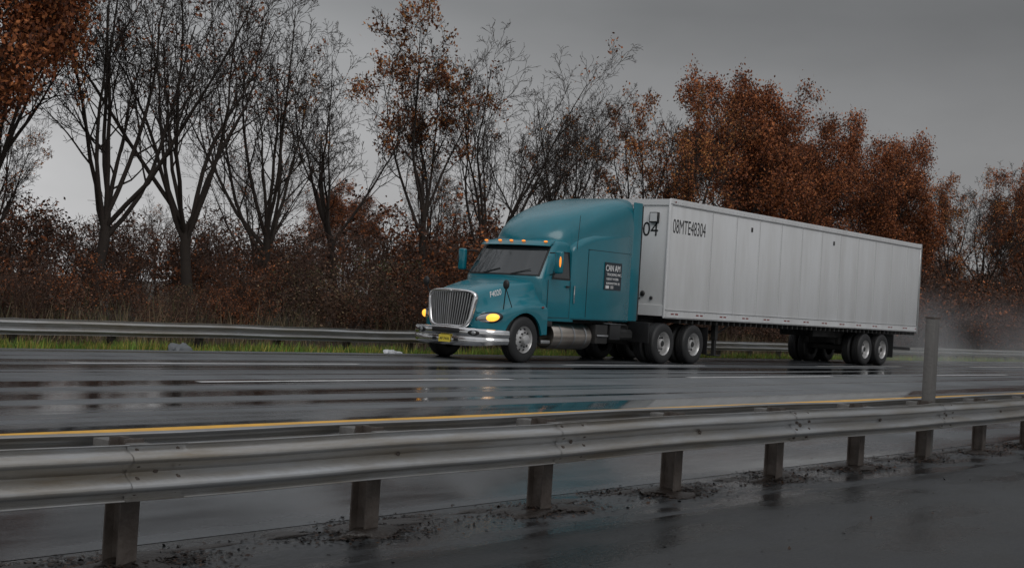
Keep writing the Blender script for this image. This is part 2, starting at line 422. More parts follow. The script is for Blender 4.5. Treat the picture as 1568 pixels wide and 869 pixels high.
for s in (-1,1):
    rot=Matrix.Rotation(-s*.30,3,'Z')
    ellip("bumper_lamp_recess",(-.005,s*.74,.595),(.03,.15,.06),M['black'],T,rot)
    ellip("fog_lamp",(-.025,s*.74,.595),(.025,.06,.045),M['lens'],T,rot)
box("licence_plate",-.103,-.094,-.16,.16,.365,.515,M['plate'],T,bev=0)
text("licence_number","AP 741R",(-.106,.13,.41),(90,0,-90),.075,M['letters'],T)
box("tow_slot",-.085,-.03,-.36,-.24,.39,.46,M['black'],T,bev=.01)
box("tow_slot_far",-.085,-.03,.24,.36,.39,.46,M['black'],T,bev=.01)
for s in (-1,1):
    rot=Matrix.Rotation(s*math.radians(-36),3,'Z')@Matrix.Rotation(s*math.radians(9),3,'X')
    c=Vector((.31,s*.875,.93))
    ellip("headlamp_housing",c,(.065,.30,.125),M['black'],T,rot,seg=32)
    ellip("headlamp_lens",c+Vector((-.016,s*.0,0)),(.062,.275,.105),M['lens'],T,rot,seg=32)
    ellip("turn_signal",c+Vector((.005,s*.085,.012)),(.068,.15,.082),M['head_on'],T,rot,seg=24)
def cab_ring(z,xf,w,xr,bow=.24,ext=0):
    pts=[]
    for i in range(13):
        y=-w+2*w*i/12; t=y/w
        pts.append((xf+bow*t*t*(.6+.4*t*t)-ext,y,z))
    pts+=[(xf+bow+.12,w+.025,z),(xf+bow+.4,w+.035,z),(xr,w+.035,z)]
    pts+=[(xr,-w-.035,z),(xf+bow+.4,-w-.035,z),(xf+bow+.12,-w-.025,z)]
    return pts
zs=[(.93,1.62,1.09),(1.0,1.62,1.10),(1.5,1.60,1.10),(1.84,1.58,1.08),(1.90,1.60,1.07),(2.25,1.83,1.035),(2.60,2.06,1.0),(2.66,2.11,.99),(2.72,2.2,.96),(2.77,2.32,.88)]
loft("cab_body",[cab_ring(z,xf,w,3.0) for z,xf,w in zs],M['teal'],T,ang=50)
def wsr(z,xf,w,off,k=.9):
    pts=[]
    for i in range(13):
        y=(-w+2*w*i/12)*k; t=y/w; pts.append((xf+.24*t*t*(.6+.4*t*t)-off,y,z+off*.5))
    return pts
def fx(z): return itp(z,[1.84,1.90,2.25,2.60],[1.58,1.60,1.83,2.06]), itp(z,[1.84,1.90,2.25,2.60],[1.08,1.07,1.035,1.0])
loft("windshield_gasket",[wsr(z,*fx(z),.010,.955) for z in (1.90,2.0,2.25,2.45,2.585)],M['black'],T,closed=False,cap0=False,cap1=False)
loft("windshield",[wsr(z,*fx(z),.018,.92) for z in (1.925,2.05,2.25,2.45,2.56)],M['glass'],T,closed=False,cap0=False,cap1=False)
bm=bmesh.new()
for y0,y1 in ((-.35,-.80),(.45,.0)):
    z0,z1=1.93,2.05
    X0=fx(z0)[0]+.24*(y0)**2*.6-.05; X1=fx(z1)[0]+.24*(y1)**2*.6-.045
    cylp(bm,(X0,y0,z0),(X1,y1,z1),.010,seg=6)
fin("wipers",bm,M['black'],T)
rings=[]
for z,xo,t in ((2.585,-.15,0),(2.60,-.155,0),(2.70,-.02,0),(2.715,.03,0)):
    rings.append([(fx(2.6)[0]+xo+.24*(y/1.0)**2*(.6+.4*(y/1.)**2),y,z) for y in [-1.0+2.0*i/16 for i in range(17)]])
o=loft("sun_visor",rings,M['teal'],T,closed=False,cap0=False,cap1=False)
so=o.modifiers.new("t",'SOLIDIFY'); so.thickness=.018
for i,y in enumerate((-.86,-.34,0,.34,.86)):
    xx=2.06-.055+.24*y*y*(.6+.4*y*y)
    ellip("marker_lamp_%d"%i,(xx,y,2.695),(.035,.05,.02),M['amber_on'],T)
def rbox_ring(x,w,z0,z1,r,inset=0):
    pts=[]; 
    for cy,cz,a0 in ((w-r,z1-r,0),(-w+r,z1-r,90),(-w+r,z0+r*.3,180),(w-r,z0+r*.3,270)):
        rr=r if cz>1.5 else r*.3
        cyy=cy if cz>1.5 else (w-rr)*(1 if cy>0 else -1)
        for k in range(7):
            a=math.radians(a0+90*k/6); pts.append((x,cyy+rr*math.cos(a),cz+rr*math.sin(a)))
    return pts
loft("sleeper",[rbox_ring(2.84,1.12,1.0,2.60,.14),rbox_ring(2.90,1.155,.985,2.68,.16),rbox_ring(3.0,1.185,.98,2.76,.17),rbox_ring(3.2,1.21,.98,2.86,.18),rbox_ring(3.6,1.22,.98,2.98,.18),rbox_ring(5.12,1.222,.98,3.2,.18),rbox_ring(5.15,1.20,1.0,3.2,.18)],M['teal'],T,ang=50)
def fair(x,w,zt,z0=2.55,bow=0,n=3.4):
    pts=[]
    for i in range(41):
        a=math.pi*i/40; c=math.cos(a); s_=math.sin(a)
        y=w*abs(c)**(2/n)*(1 if c>=0 else -1); z=z0+(zt-z0)*abs(s_)**(2/n)
        pts.append((x+bow*(y/w)**2,y,z))
    return pts
st=[(2.22,.70,2.68,.32,3),(2.24,.82,2.76,.32,3),(2.29,.90,2.87,.32,3),(2.40,.97,3.02,.30,3.2),(2.56,1.02,3.17,.27,3.4),(2.78,1.07,3.31,.24,3.6),(3.05,1.115,3.44,.19,3.9),(3.4,1.155,3.565,.14,4.3),(3.8,1.185,3.68,.08,4.8),(4.25,1.205,3.79,.03,5.5),(4.7,1.215,3.88,0,6.2),(5.17,1.218,3.95,0,7),(5.21,1.20,3.93,0,7)]
loft("roof_fairing",[fair(x,w,z,bow=b,n=n) for x,w,z,b,n in st],M['teal'],T,ang=50)
boxes("fairing_seam",[(3.35,5.12,-1.2235,-1.214,2.60,2.612),(3.35,3.362,-1.2225,-1.214,1.05,2.6)],M['seam'],T)
for s in (-1,1):
    box("side_extender",5.14,5.50,s*1.20-.015,s*1.20+.015,1.02,3.86,M['teal'],T,bev=.01)
    box("side_extender_rubber",5.50,5.56,s*1.20-.008,s*1.20+.008,1.05,3.80,M['black'],T,bev=.0)
    yy=lambda z: s*(itp(z,[1.84,2.6],[1.08,1.0])+.035+.004)
    bm=bmesh.new(); P=[(2.13,1.86),(2.84,1.86),(2.84,2.50),(2.42,2.50)]
    bm.faces.new([bm.verts.new((x,yy(z)+s*.002,z)) for x,z in P]); fin("window_rubber",bm,M['black'],T,smooth=False)
    bm=bmesh.new(); P=[(2.20,1.90),(2.79,1.90),(2.79,2.46),(2.46,2.46)]
    bm.faces.new([bm.verts.new((x,yy(z)+s*.006,z)) for x,z in P]); fin("door_window",bm,M['glass'],T,smooth=False)
    Y=s*1.1365
    boxes("door_seams",[(1.98,1.995,min(Y,Y-s*.006),max(Y,Y-s*.006),1.0,1.84),(2.82,2.835,min(Y,Y-s*.006),max(Y,Y-s*.006),1.0,1.84),(1.985,2.835,min(Y,Y-s*.006),max(Y,Y-s*.006),1.0,1.015)],M['seam'],T)
    ya,yb=sorted((s*1.137,s*1.165))
    box("door_handle",2.64,2.78,ya,yb,1.70,1.735,M['black'],T,bev=.006)
    ya,yb=sorted((s*1.175,s*1.20))
    box("grab_handle",2.90,2.93,ya,yb,1.35,1.75,M['chrome'],T,bev=.006)
    ya,yb=sorted((s*.75,s*1.12))
    box("cab_step_upper",1.82,2.25,ya,yb,.80,.93,M['black'],T,bev=.02)
    box("cab_step",1.86,2.2,ya,yb,.42,.50,M['alu'],T,bev=.015)
    bm=bmesh.new(); prof=[(0,0),(.24,0),(.285,.015),(.30,.05),(.30,1.45),(.285,1.485),(.24,1.5),(0,1.5)]
    rings=[[bm.verts.new((2.28+l,s*.86+r*math.cos(q*2*math.pi/32),.60+r*math.sin(q*2*math.pi/32))) for q in range(32)] for r,l in prof[1:-1]]
    for A,B in zip(rings[:-1],rings[1:]):
        for q in range(32): bm.faces.new((A[q],A[(q+1)%32],B[(q+1)%32],B[q]))
    bm.faces.new(rings[0]); bm.faces.new(rings[-1]); fin("fuel_tank",bm,M['tank'],T)
    for xx in (2.55,3.05,3.5):
        bm=bmesh.new(); rr=[]
        for l in (0,.05): rr.append([bm.verts.new((xx+l,s*.86+.306*math.cos(q*2*math.pi/32),.60+.306*math.sin(q*2*math.pi/32))) for q in range(32)])
        for q in range(32): bm.faces.new((rr[0][q],rr[0][(q+1)%32],rr[1][(q+1)%32],rr[1][q]))
        fin("tank_strap",bm,M['alu'],T)
    ya,yb=sorted((s*.60,s*1.12))
    box("battery_box",3.95,4.45,ya,yb,.45,.90,M['chassis'],T,bev=.02)
    box("tool_box",4.55,5.0,ya,yb,.55,.92,M['black'],T,bev=.02)
    box("battery_step",3.97,4.43,min(s*1.122,s*1.16),max(s*1.122,s*1.16),.62,.66,M['alu'],T,bev=.005)
    bm=bmesh.new(); cylp(bm,(.62,s*1.00,1.13),(.50,s*1.13,1.60),.012,seg=8); cylp(bm,(.80,s*1.08,1.19),(.50,s*1.13,1.58),.010,seg=8)
    fin("hood_mirror_stalk",bm,M['black'],T); ellip("hood_mirror",(.49,s*1.14,1.66),(.05,.08,.105),M['black'],T)
    ya,yb=sorted((s*1.30,s*1.50))
    box("door_mirror",1.92,2.05,ya,yb,1.98,2.48,M['teal'],T,bev=.05,seg=4)
    box("mirror_glass",2.051,2.056,ya+.02,yb-.02,2.02,2.44,M['glass'],T,bev=0)
    bm=bmesh.new(); cylp(bm,(2.1,s*1.05,2.44),(1.99,s*1.42,2.44),.014,seg=8); cylp(bm,(2.1,s*1.08,1.95),(1.99,s*1.42,2.02),.014,seg=8); fin("mirror_arms",bm,M['black'],T)
    ellip("mirror_lamp",(1.925,s*1.475,2.24),(.02,.025,.12),M['amber_on'] if s<0 else M['black'],T)
    ellip("side_marker",(1.72,s*1.235,1.22),(.05,.012,.02),M['red'],T)
box("company_panel",4.02,4.72,-1.235,-1.2255,1.72,2.36,M['signp'],T,bev=0)
text("company_name","CAN AM",(4.05,-1.237,2.16),(90,0,0),.20,M['letters_w'],T,sx=.78,bold=.004)
for i,(t_,sz) in enumerate((("TRUCKING INC.",.085),("USDOT 415296",.075),("BURLINGTON, NJ",.07))):
    text("company_line_%d"%i,t_,(4.10,-1.237,2.05-.10*i),(90,0,0),sz,M['letters_w'],T,bold=.001)
box("company_patch",4.08,4.22,-1.239,-1.236,1.75,1.82,M['letters_w'],T,bev=0)
box("company_patch_b",4.28,4.40,-1.239,-1.236,1.75,1.82,M['grime'],T,bev=0)
cyls("roof_antenna",[((2.95,-1.16,2.4),(2.97,-1.2,3.35),.006)],M['black'],T,seg=6)
boxes("frame_rails",[(.2,9.0,-.45,-.36,.62,.88),(.2,9.0,.36,.45,.62,.88)],M['chassis'],T)
box("front_axle",1.08,1.22,-.95,.95,.42,.56,M['chassis'],T)
boxes("rear_axles",[(6.70,6.90,-.95,.95,.42,.60),(8.15,8.35,-.95,.95,.42,.60),(6.5,8.6,-.30,.30,.40,.66)],M['chassis'],T,bev=.03)
box("deck_plate",5.2,6.2,-.5,.5,.885,.92,M['alu'],T)
box("fifth_wheel",6.9,8.0,-.45,.45,.95,1.10,M['chassis'],T,bev=.03)
box("fifth_wheel_mount",7.1,7.9,-.44,.44,.88,.95,M['chassis'],T)
boxes("under_cab",[(1.95,5.0,-.62,.62,.55,1.0)],M['chassis'],T)
boxes("air_tanks",[(5.15,5.9,-.9,-.5,.55,.80),(5.15,5.9,.5,.9,.55,.80)],M['chassis'],T,bev=.06)
cyls("air_hoses",[((5.2,-.25,1.5),(6.0,-.3,1.25),.02),((6.0,-.3,1.25),(6.7,-.5,1.6),.02),((5.2,.1,1.5),(5.95,.1,1.2),.02),((5.95,.1,1.2),(6.7,-.2,1.6),.02)],M['black'],T,seg=8)
for s,n in ((-1,'near'),(1,'far')):
    wheel("front_wheel_"+n,T,1.15,s*1.06,.5,s,'front')
    wheel("drive_wheel_a_"+n,T,6.8,s*1.08,.5,s,'dual')
    wheel("drive_wheel_b_"+n,T,8.25,s*1.08,.5,s,'dual')
    ya,yb=sorted((s*.6,s*1.2)); box("mud_flap_"+n,8.95,8.965,ya,yb,.25,.95,M['black'],T,bev=0)
    box("quarter_fender_"+n,6.1,6.14,ya,yb,.5,1.0,M['black'],T,bev=.01)

# ---------------------------------------------------------------- trailer
R_=empty("semi_trailer",(29.2,19.5,0.0)); LN=16.2
box("box_body",0.03,LN-.03,-1.285,1.285,1.18,4.08,M['trailer'],R_,bev=.01)
sl=[]
for i in range(11):
    x=2.10+1.29*i
    sl.append((x-.028,x+.028,-1.291,-1.2852,1.36,3.96)); sl.append((x-.028,x+.028,1.2852,1.291,1.36,3.96))
boxes("panel_posts",sl,M['trailer'],R_,bev=.0025)
boxes("panel_joint_lines",[(a[1],a[1]+.022,-1.2875,-1.2852,1.36,3.96) for a in sl if a[2]<0],M['grime'],R_)
boxes("top_rails",[(0,LN,-1.30,-1.27,3.96,4.11),(0,LN,1.27,1.30,3.96,4.11)],M['trailer'],R_,bev=.008)
boxes("top_rail_lip",[(0,LN,-1.307,-1.3005,3.955,3.985)],M['alu'],R_)
boxes("bottom_rails",[(0,LN,-1.302,-1.27,1.13,1.345),(0,LN,1.27,1.302,1.13,1.345)],M['trailer'],R_,bev=.006)
boxes("bottom_rail_lip",[(0,LN,-1.31,-1.3025,1.13,1.165),(0,LN,-1.31,-1.3025,1.325,1.345)],M['alu'],R_)
boxes("corner_posts",[(-.02,.10,-1.306,-1.24,1.13,4.10),(-.02,.10,1.24,1.306,1.13,4.10)],M['trailer'],R_,bev=.025,seg=3)
boxes("rear_frame",[(LN-.1,LN+.02,-1.308,-1.22,1.08,4.12),(LN-.1,LN+.02,1.22,1.308,1.08,4.12),(LN-.1,LN+.02,-1.21,1.21,4.0,4.12),(LN-.1,LN+.02,-1.21,1.21,1.08,1.2)],M['alu'],R_,bev=.01)
boxes("conspicuity_tape",[(x,x+.14,-1.3035,-1.3024,1.225,1.262) for x in np.arange(.3,LN-.3,1.22)]+[(x,x+.14,-1.3035,-1.3024,1.225,1.262) for x in np.arange(.5,LN-.3,1.22)],M['red'],R_)
bm=bmesh.new()
for x in np.arange(.15,LN,.20):
    for z in (1.30,4.03): cylp(bm,(x,-1.300,z),(x,-1.3065,z),.011,.008,seg=6)
fin("rail_rivets",bm,M['alu'],R_)
bm=bmesh.new()
for a in sl:
    if a[2]>0: continue
    for z in np.arange(1.45,3.95,.1): cylp(bm,(a[0]+.014,-1.290,z),(a[0]+.014,-1.2945,z),.007,.005,seg=5)
fin("post_rivets",bm,M['grime'],R_)
boxes("side_vents",[(4.20,4.30,-1.296,-1.2855,3.60,3.72),(9.33,9.43,-1.296,-1.2855,3.60,3.72)],M['chassis'],R_,bev=.004)
boxes("top_marker",[(.2,.26,-1.312,-1.3075,4.02,4.05)],M['red'],R_)
text("trailer_number","08MTE48304",(.18,-1.2865,3.27),(90,0,0),.50,M['letters'],R_,sx=.60,bold=.0)
text("trailer_number_front","48304",(.026,.22,3.17),(90,0,-90),.50,M['letters'],R_,sx=.95,bold=.0)
boxes("front_frame",[(-.005,.03,-1.24,1.24,3.94,4.09),(-.005,.03,-1.24,1.24,1.18,1.45)],M['trailer'],R_,bev=.004)
boxes("document_box",[(-.05,.028,-.98,-.72,3.50,3.76)],M['black'],R_,bev=.01)
boxes("document_box_lid",[(-.06,-.051,-.95,-.75,3.53,3.74)],M['trailer'],R_,bev=.0)
ellip("front_plug",(-.0,-.62,1.72),(.04,.07,.07),M['black'],R_)
ellip("front_plug_b",(-.0,-.88,1.62),(.04,.045,.045),M['black'],R_)
boxes("cross_members",[(x,x+.06,-1.26,1.26,1.02,1.15) for x in np.arange(.8,LN-.2,.31)],M['chassis'],R_)
boxes("slider_rails",[(9.8,LN-.3,-.56,-.46,.82,1.02),(9.8,LN-.3,.46,.56,.82,1.02)],M['chassis'],R_)
boxes("upper_coupler",[(.2,1.9,-.6,.6,1.1,1.16)],M['chassis'],R_)
for s in (-1,1):
    Y=s*.95
    boxes("landing_leg",[(3.05,3.19,Y-.07,Y+.07,.62,1.1),(3.07,3.17,Y-.05,Y+.05,.24,.62),(2.95,3.29,Y-.14,Y+.14,.20,.24)],M['chassis'],R_,bev=.006)
    cyls("leg_brace",[((3.12,Y,.75),(4.0,Y,1.08),.022),((3.12,Y,.75),(3.12,0,1.08),.022)],M['chassis'],R_,seg=8)
cyls("leg_cross_tube",[((3.12,-.95,.85),(3.12,.95,.85),.03)],M['chassis'],R_,seg=8)
boxes("trailer_axles",[(12.12,12.28,-.95,.95,.42,.58),(13.42,13.58,-.95,.95,.42,.58),(11.6,14.2,-.6,-.45,.6,.82),(11.6,14.2,.45,.6,.6,.82)],M['chassis'],R_,bev=.02)
for s,n in ((-1,'near'),(1,'far')):
    wheel("trailer_wheel_a_"+n,R_,12.2,s*1.10,.5,s,'dual')
    wheel("trailer_wheel_b_"+n,R_,13.5,s*1.10,.5,s,'dual')
    ya,yb=sorted((s*.6,s*1.22)); box("trailer_flap_"+n,14.4,14.415,ya,yb,.25,1.0,M['black'],R_,bev=0)
boxes("rear_guard",[(LN-.15,LN-.05,-1.1,1.1,.50,.60),(LN-.15,LN-.05,-.5,-.42,.60,1.1),(LN-.15,LN-.05,.42,.5,.60,1.1)],M['chassis'],R_,bev=.005)
ellip("rear_side_lamp",(LN-.2,-1.31,1.24),(.04,.01,.02),M['red'],R_)

# ---------------------------------------------------------------- vegetation generators
def norm(v):
    l=math.sqrt(v[0]**2+v[1]**2+v[2]**2) or 1; return (v[0]/l,v[1]/l,v[2]/l)
def tilt(d,ang,az):
    d=Vector(d); p=d.orthogonal().normalized(); q=d.cross(p)
    r=d*math.cos(ang)+(p*math.cos(az)+q*math.sin(az))*math.sin(ang); return (r.x,r.y,r.z)
class Grow:
    def __init__(s,seed,nseg,nch,ratio,angs,wander,trop,leafy,leafn,leafr,minr=.007,leafstart=3):
        s.r=random.Random(seed); s.S=[]; s.Lf=[]; s.nseg=nseg; s.nch=nch; s.ratio=ratio; s.angs=angs; s.w=wander; s.trop=trop
        s.leafy=leafy; s.leafn=leafn; s.leafr=leafr; s.minr=minr; s.ml=len(nseg)-1; s.ls=leafstart; s.fl=2
    def br(s,p,d,L,r,lvl,leaf):
        R=s.r; n=s.nseg[lvl]; st=L/n; nch=s.nch[lvl] if lvl<s.ml else 0
        start=.25 if lvl>0 else .7
        marks=sorted(start+(1-start)*(i+R.random()*.8)/max(1,nch) for i in range(nch)); mi=0
        az=R.random()*6.28
        for i in range(n):
            w=s.w[lvl]; tr=s.trop[lvl]
            d=norm((d[0]+R.gauss(0,w),d[1]+R.gauss(0,w),d[2]+R.gauss(0,w)+tr))
            p2=(p[0]+d[0]*st,p[1]+d[1]*st,p[2]+d[2]*st)
            ra=max(s.minr,r*(1-.75*i/n)); rb=max(s.minr*.8,r*(1-.75*(i+1)/n))
            if lvl==0: ra=r*(1-.3*i/n); rb=r*(1-.3*(i+1)/n)
            s.S.append((*p,*p2,ra,rb))
            while mi<nch and marks[mi]<=(i+1)/n+1e-6:
                f=marks[mi]; k=f*n-i; q=(p[0]+(p2[0]-p[0])*k,p[1]+(p2[1]-p[1])*k,p[2]+(p2[2]-p[2])*k)
                az+=2.4+R.uniform(-.5,.5); a=math.radians(R.uniform(*s.angs[lvl]))
                nd=tilt(d,a,az); nl=L*s.ratio[lvl]*(1.15-.55*f if lvl>0 else 1)*R.uniform(.7,1.25)
                lf=leaf
                if lvl==s.fl: lf = R.random()<s.leafy
                s.br(q,nd,nl,max(s.minr,rb*(.62 if lvl>0 else .55)),lvl+1,lf); mi+=1
            if leaf and lvl>=s.ls:
                for _ in range(s.leafn):
                    if R.random()<.75:
                        s.Lf.append((p2[0]+R.gauss(0,s.leafr),p2[1]+R.gauss(0,s.leafr),p2[2]+R.gauss(0,s.leafr)))
            p=p2
def build_plant(name,G,cols,lsize,seed,barkm):
    S=np.array(G.S); rg=np.random.default_rng(seed)
    Vs=[];Fs=[];MI=[];C=[];off=0
    for mask,K in ((np.maximum(S[:,6],S[:,7])>.04,7),(np.maximum(S[:,6],S[:,7])<=.04,3)):
        s=S[mask]
        if len(s)==0: continue
        a=s[:,:3];b=s[:,3:6];d=b-a;d/=np.linalg.norm(d,axis=1,keepdims=True)+1e-9
        ref=np.where(np.abs(d[:,2:3])<.9,np.array([[0,0,1.]]),np.array([[1.,0,0]]))
        u=np.cross(d,ref);u/=np.linalg.norm(u,axis=1,keepdims=True)+1e-9;v=np.cross(d,u)
        b=b+d*s[:,7:8]*.3
        an=np.arange(K)*2*math.pi/K
        ring=lambda c,r:(c[:,None,:]+r[:,None,None]*(np.cos(an)[None,:,None]*u[:,None,:]+np.sin(an)[None,:,None]*v[:,None,:]))
        V=np.concatenate([ring(a,s[:,6]),ring(b,s[:,7])],axis=1).reshape(-1,3)
        n=len(s);base=(np.arange(n)*2*K)[:,None];i=np.arange(K);j=(i+1)%K
        F=np.stack([base+i,base+j,base+j+K,base+i+K],axis=2).reshape(-1,4)+off
        Vs.append(V);Fs.append(F);MI.append(np.zeros(len(F)));C.append(np.full((len(V),3),.03));off+=len(V)
    if G.Lf:
        P=np.array(G.Lf);n=len(P)
        u=rg.normal(size=(n,3));u/=np.linalg.norm(u,axis=1,keepdims=True)
        w=rg.normal(size=(n,3));v=np.cross(u,w);v/=np.linalg.norm(v,axis=1,keepdims=True)
        sz=lsize*rg.uniform(.5,1.25,(n,1))
        V=np.stack([P-u*sz,P-v*sz*.55,P+u*sz,P+v*sz*.55],axis=1).reshape(-1,3)
        F=np.arange(n*4).reshape(n,4)+off
        cs=np.array(cols);ci=rg.integers(0,len(cs),n);c=cs[ci]*rg.uniform(.55,1.4,(n,1))
        Vs.append(V);Fs.append(F);MI.append(np.ones(n));C.append(np.repeat(c,4,axis=0))
    return np_mesh(name,np.concatenate(Vs),np.concatenate(Fs),[barkm,M['leaf']],np.concatenate(MI),np.concatenate(C))
rust=[(.26,.088,.036),(.20,.068,.030),(.32,.115,.042),(.12,.047,.028)]
orange=[(.38,.155,.05),(.29,.115,.042),(.22,.085,.04),(.42,.20,.065)]
brown=[(.11,.060,.040),(.08,.046,.033),(.15,.072,.042),(.06,.040,.031)]
tan=[(.24,.17,.10),(.17,.11,.07),(.12,.075,.05)]
olive=[(.07,.075,.035),(.055,.055,.03),(.10,.09,.045),(.08,.05,.035)]
H=10.0
def tree(seed,kind):
    if kind=='vase': G=Grow(seed,[4,9,7,5,3,2],[8,8,5,5,2],[2.6,.42,.5,.5,.55],[(10,46),(18,42),(22,48),(25,55),(25,60)],[.06,.08,.11,.16,.2,.25],[.05,.07,.08,.06,.04,.02],.04,1,.10,minr=.0065); L0=H*.2
    if kind=='bare': G=Grow(seed,[6,8,6,5,3,2],[7,7,6,5,2],[1.35,.45,.5,.5,.55],[(10,38),(25,50),(25,50),(25,55),(25,60)],[.05,.10,.13,.16,.2,.25],[.05,.09,.08,.06,.04,.02],.07,1,.10,minr=.0065); L0=H*.36
    if kind=='semi': G=Grow(seed,[6,8,6,5,3,2],[7,7,6,5,3],[1.25,.40,.5,.5,.5],[(10,36),(25,55),(25,50),(25,55),(25,60)],[.05,.10,.13,.16,.2,.25],[.05,.09,.06,.05,.03,.0],.30,2,.12); L0=H*.36
    if kind=='leafy': G=Grow(seed,[6,7,6,5,3,2],[8,8,7,5,3],[1.15,.48,.52,.5,.5],[(12,48),(30,60),(25,55),(25,55),(25,60)],[.05,.10,.13,.16,.2,.25],[.04,.08,.05,.03,.02,.0],.85,3,.15); L0=H*.36
    G.br((0,0,-.2),(0,0,1),L0,.145 if kind!='vase' else .16,0,False)
    S=np.array(G.S); zt=S[:,5].max(); k=H/zt
    G.S=[tuple(v*k for v in s[:6])+(s[6],s[7]) for s in G.S]; G.Lf=[tuple(v*k for v in l) for l in G.Lf]
    cols={'vase':rust,'bare':orange,'semi':orange+rust,'leafy':rust}[kind]
    return build_plant(kind+"_mesh_%d"%seed,G,cols,.062,seed,M['bark'])
TM={'vase':[tree(1,'vase'),tree(2,'vase')],'bare':[tree(3,'bare'),tree(4,'bare')],'semi':[tree(5,'semi'),tree(6,'semi')],'leafy':[tree(7,'leafy'),tree(8,'leafy'),tree(9,'leafy')]}
def shrub(seed,cols,leafy,leafn):
    G=Grow(seed,[1,7,5,3],[26,6,4],[30,.45,.5],[(5,50),(20,55),(25,60)],[.0,.13,.17,.22],[.0,.08,.05,.02],leafy,leafn,.10,minr=.007,leafstart=2)
    G.fl=1; R=G.r
    for i in range(24):
        p=(R.gauss(0,.8),R.gauss(0,.8),-.1); a=R.uniform(0,.55); az=R.random()*6.28
        d=(math.sin(a)*math.cos(az),math.sin(a)*math.sin(az),math.cos(a))
        G.br(p,d,R.uniform(1.2,3.3),.022,1,R.random()<leafy)
    return build_plant("shrub_mesh_%d"%seed,G,cols,.055,seed,M['twig'])
SM=[shrub(21,brown,.55,3),shrub(22,brown+rust[:1],.7,3),shrub(23,brown,.15,2),shrub(24,olive+brown,.7,4),shrub(25,tan+brown,.6,3),shrub(26,rust+brown,.8,4)]
def inst(name,me,x,y,sc,rot,parent=None,lean=0,sz=None):
    o=bpy.data.objects.new(name,me); o.location=(x,y,g(y)-.05); o.rotation_euler=(lean*math.cos(rot*3),lean*math.sin(rot*5),rot)
    o.scale=(sc,sc,sz or sc); return link(o,parent)
TR=[(15.2,29,12,'leafy',0,.3),(18.6,31.5,11.0,'semi',0,2.0),(21.6,31,11.5,'vase',1,.6),(24.8,31,11.4,'vase',0,1.9),(28.6,32,10.6,'vase',1,3.7),
    (31.8,32.5,9.6,'bare',1,.7),(34.6,31,11.3,'semi',1,.9),(37.6,31.5,10.4,'vase',0,5.2),
    (41.0,31,9.6,'bare',1,4.2),(44.6,32,9.8,'bare',0,4.9),(47.5,31.5,10.2,'semi',0,5.5),(50.3,31,10.4,'semi',1,3.1),
    (56.5,31,12.4,'leafy',0,1.1),(60.5,32,11.0,'leafy',2,5.1),(65.2,31,11.6,'leafy',1,.2),(72.0,31,11.6,'leafy',2,2.2),
    (76.8,32,10.3,'semi',1,4.0),(81.6,31,10.6,'semi',0,5.0),(88.0,31,11.8,'bare',1,1.2),(95.5,31,12.6,'leafy',0,3.3),(103,31,13,'leafy',2,.7),(112,32,13,'semi',0,4),
    (9,31,12,'leafy',1,4),(3,31,12,'semi',1,3)]
NM={'vase':'bare_tree','bare':'bare_tree','semi':'autumn_maple_tree','leafy':'autumn_oak_tree'}
XY={'vase':1.0,'bare':1.0,'semi':.85,'leafy':.86}
for x,y,h,k,i,r in TR: inst(NM[k],TM[k][i],x,y,h/H*XY[k],r,lean=.05,sz=h/H)
DT=empty("distant_trees")
rr=random.Random(5)
for i in range(30):
    q=.3+3.6*(i+.5)/30; y=rr.uniform(40,56); x=q*y+rr.uniform(-2,2)
    k=rr.choice(['bare','vase','bare']) if q<1.5 else rr.choice(['leafy','semi','bare'])
    if q<1.0 and i%2: continue
    inst("tree_%d"%i,rr.choice(TM[k]),x,y,rr.uniform(.65,.8)*(1 if q<1.5 else 1.1),rr.uniform(0,6.28),DT)
for i in range(16):
    y=rr.uniform(75,110); x=(.4+3.3*(i+rr.random())/16)*y
    inst("far_tree_%d"%i,rr.choice(TM['semi']+TM['leafy']+TM['bare']),x,y,rr.uniform(.75,.95),rr.uniform(0,6.28),DT)
UG=empty("undergrowth")
n=0
def patch(x): return .5+.5*math.sin(x*.55+1.3*math.sin(x*.21))
for i in range(150):
    x=-2+i*.9+rr.uniform(-.6,.6)
    y=rr.uniform(27.0,30.0); h=(.55 if x<30 else .8 if x<60 else 1.2)*rr.uniform(.6,1.15)*(.75+.5*patch(x))
    me=rr.choice(SM if x<32 else [SM[0],SM[1],SM[2],SM[5]])
    inst("shrub_%d"%n,me,x,y,h*1.15,rr.uniform(0,6.28),UG,sz=h); n+=1
for i in range(105):
    x=(-2+i*1.45)+rr.uniform(-1,1); y=rr.uniform(31,37); h=(.85 if x<34 else 1.25 if x<60 else 1.6)*rr.uniform(.7,1.2)
    inst("shrub_%d"%n,rr.choice([SM[0],SM[1],SM[2],SM[2],SM[5]]),x,y,h*1.1,rr.uniform(0,6.28),UG,sz=h); n+=1
for i in range(60):
    y=rr.uniform(42,62); x=(.3+3.6*(i+rr.random())/60)*y
    inst("shrub_%d"%n,rr.choice([SM[0],SM[1],SM[2]]),x,y,rr.uniform(1.5,2.2),rr.uniform(0,6.28),UG,sz=rr.uniform(1.1,1.5)); n+=1

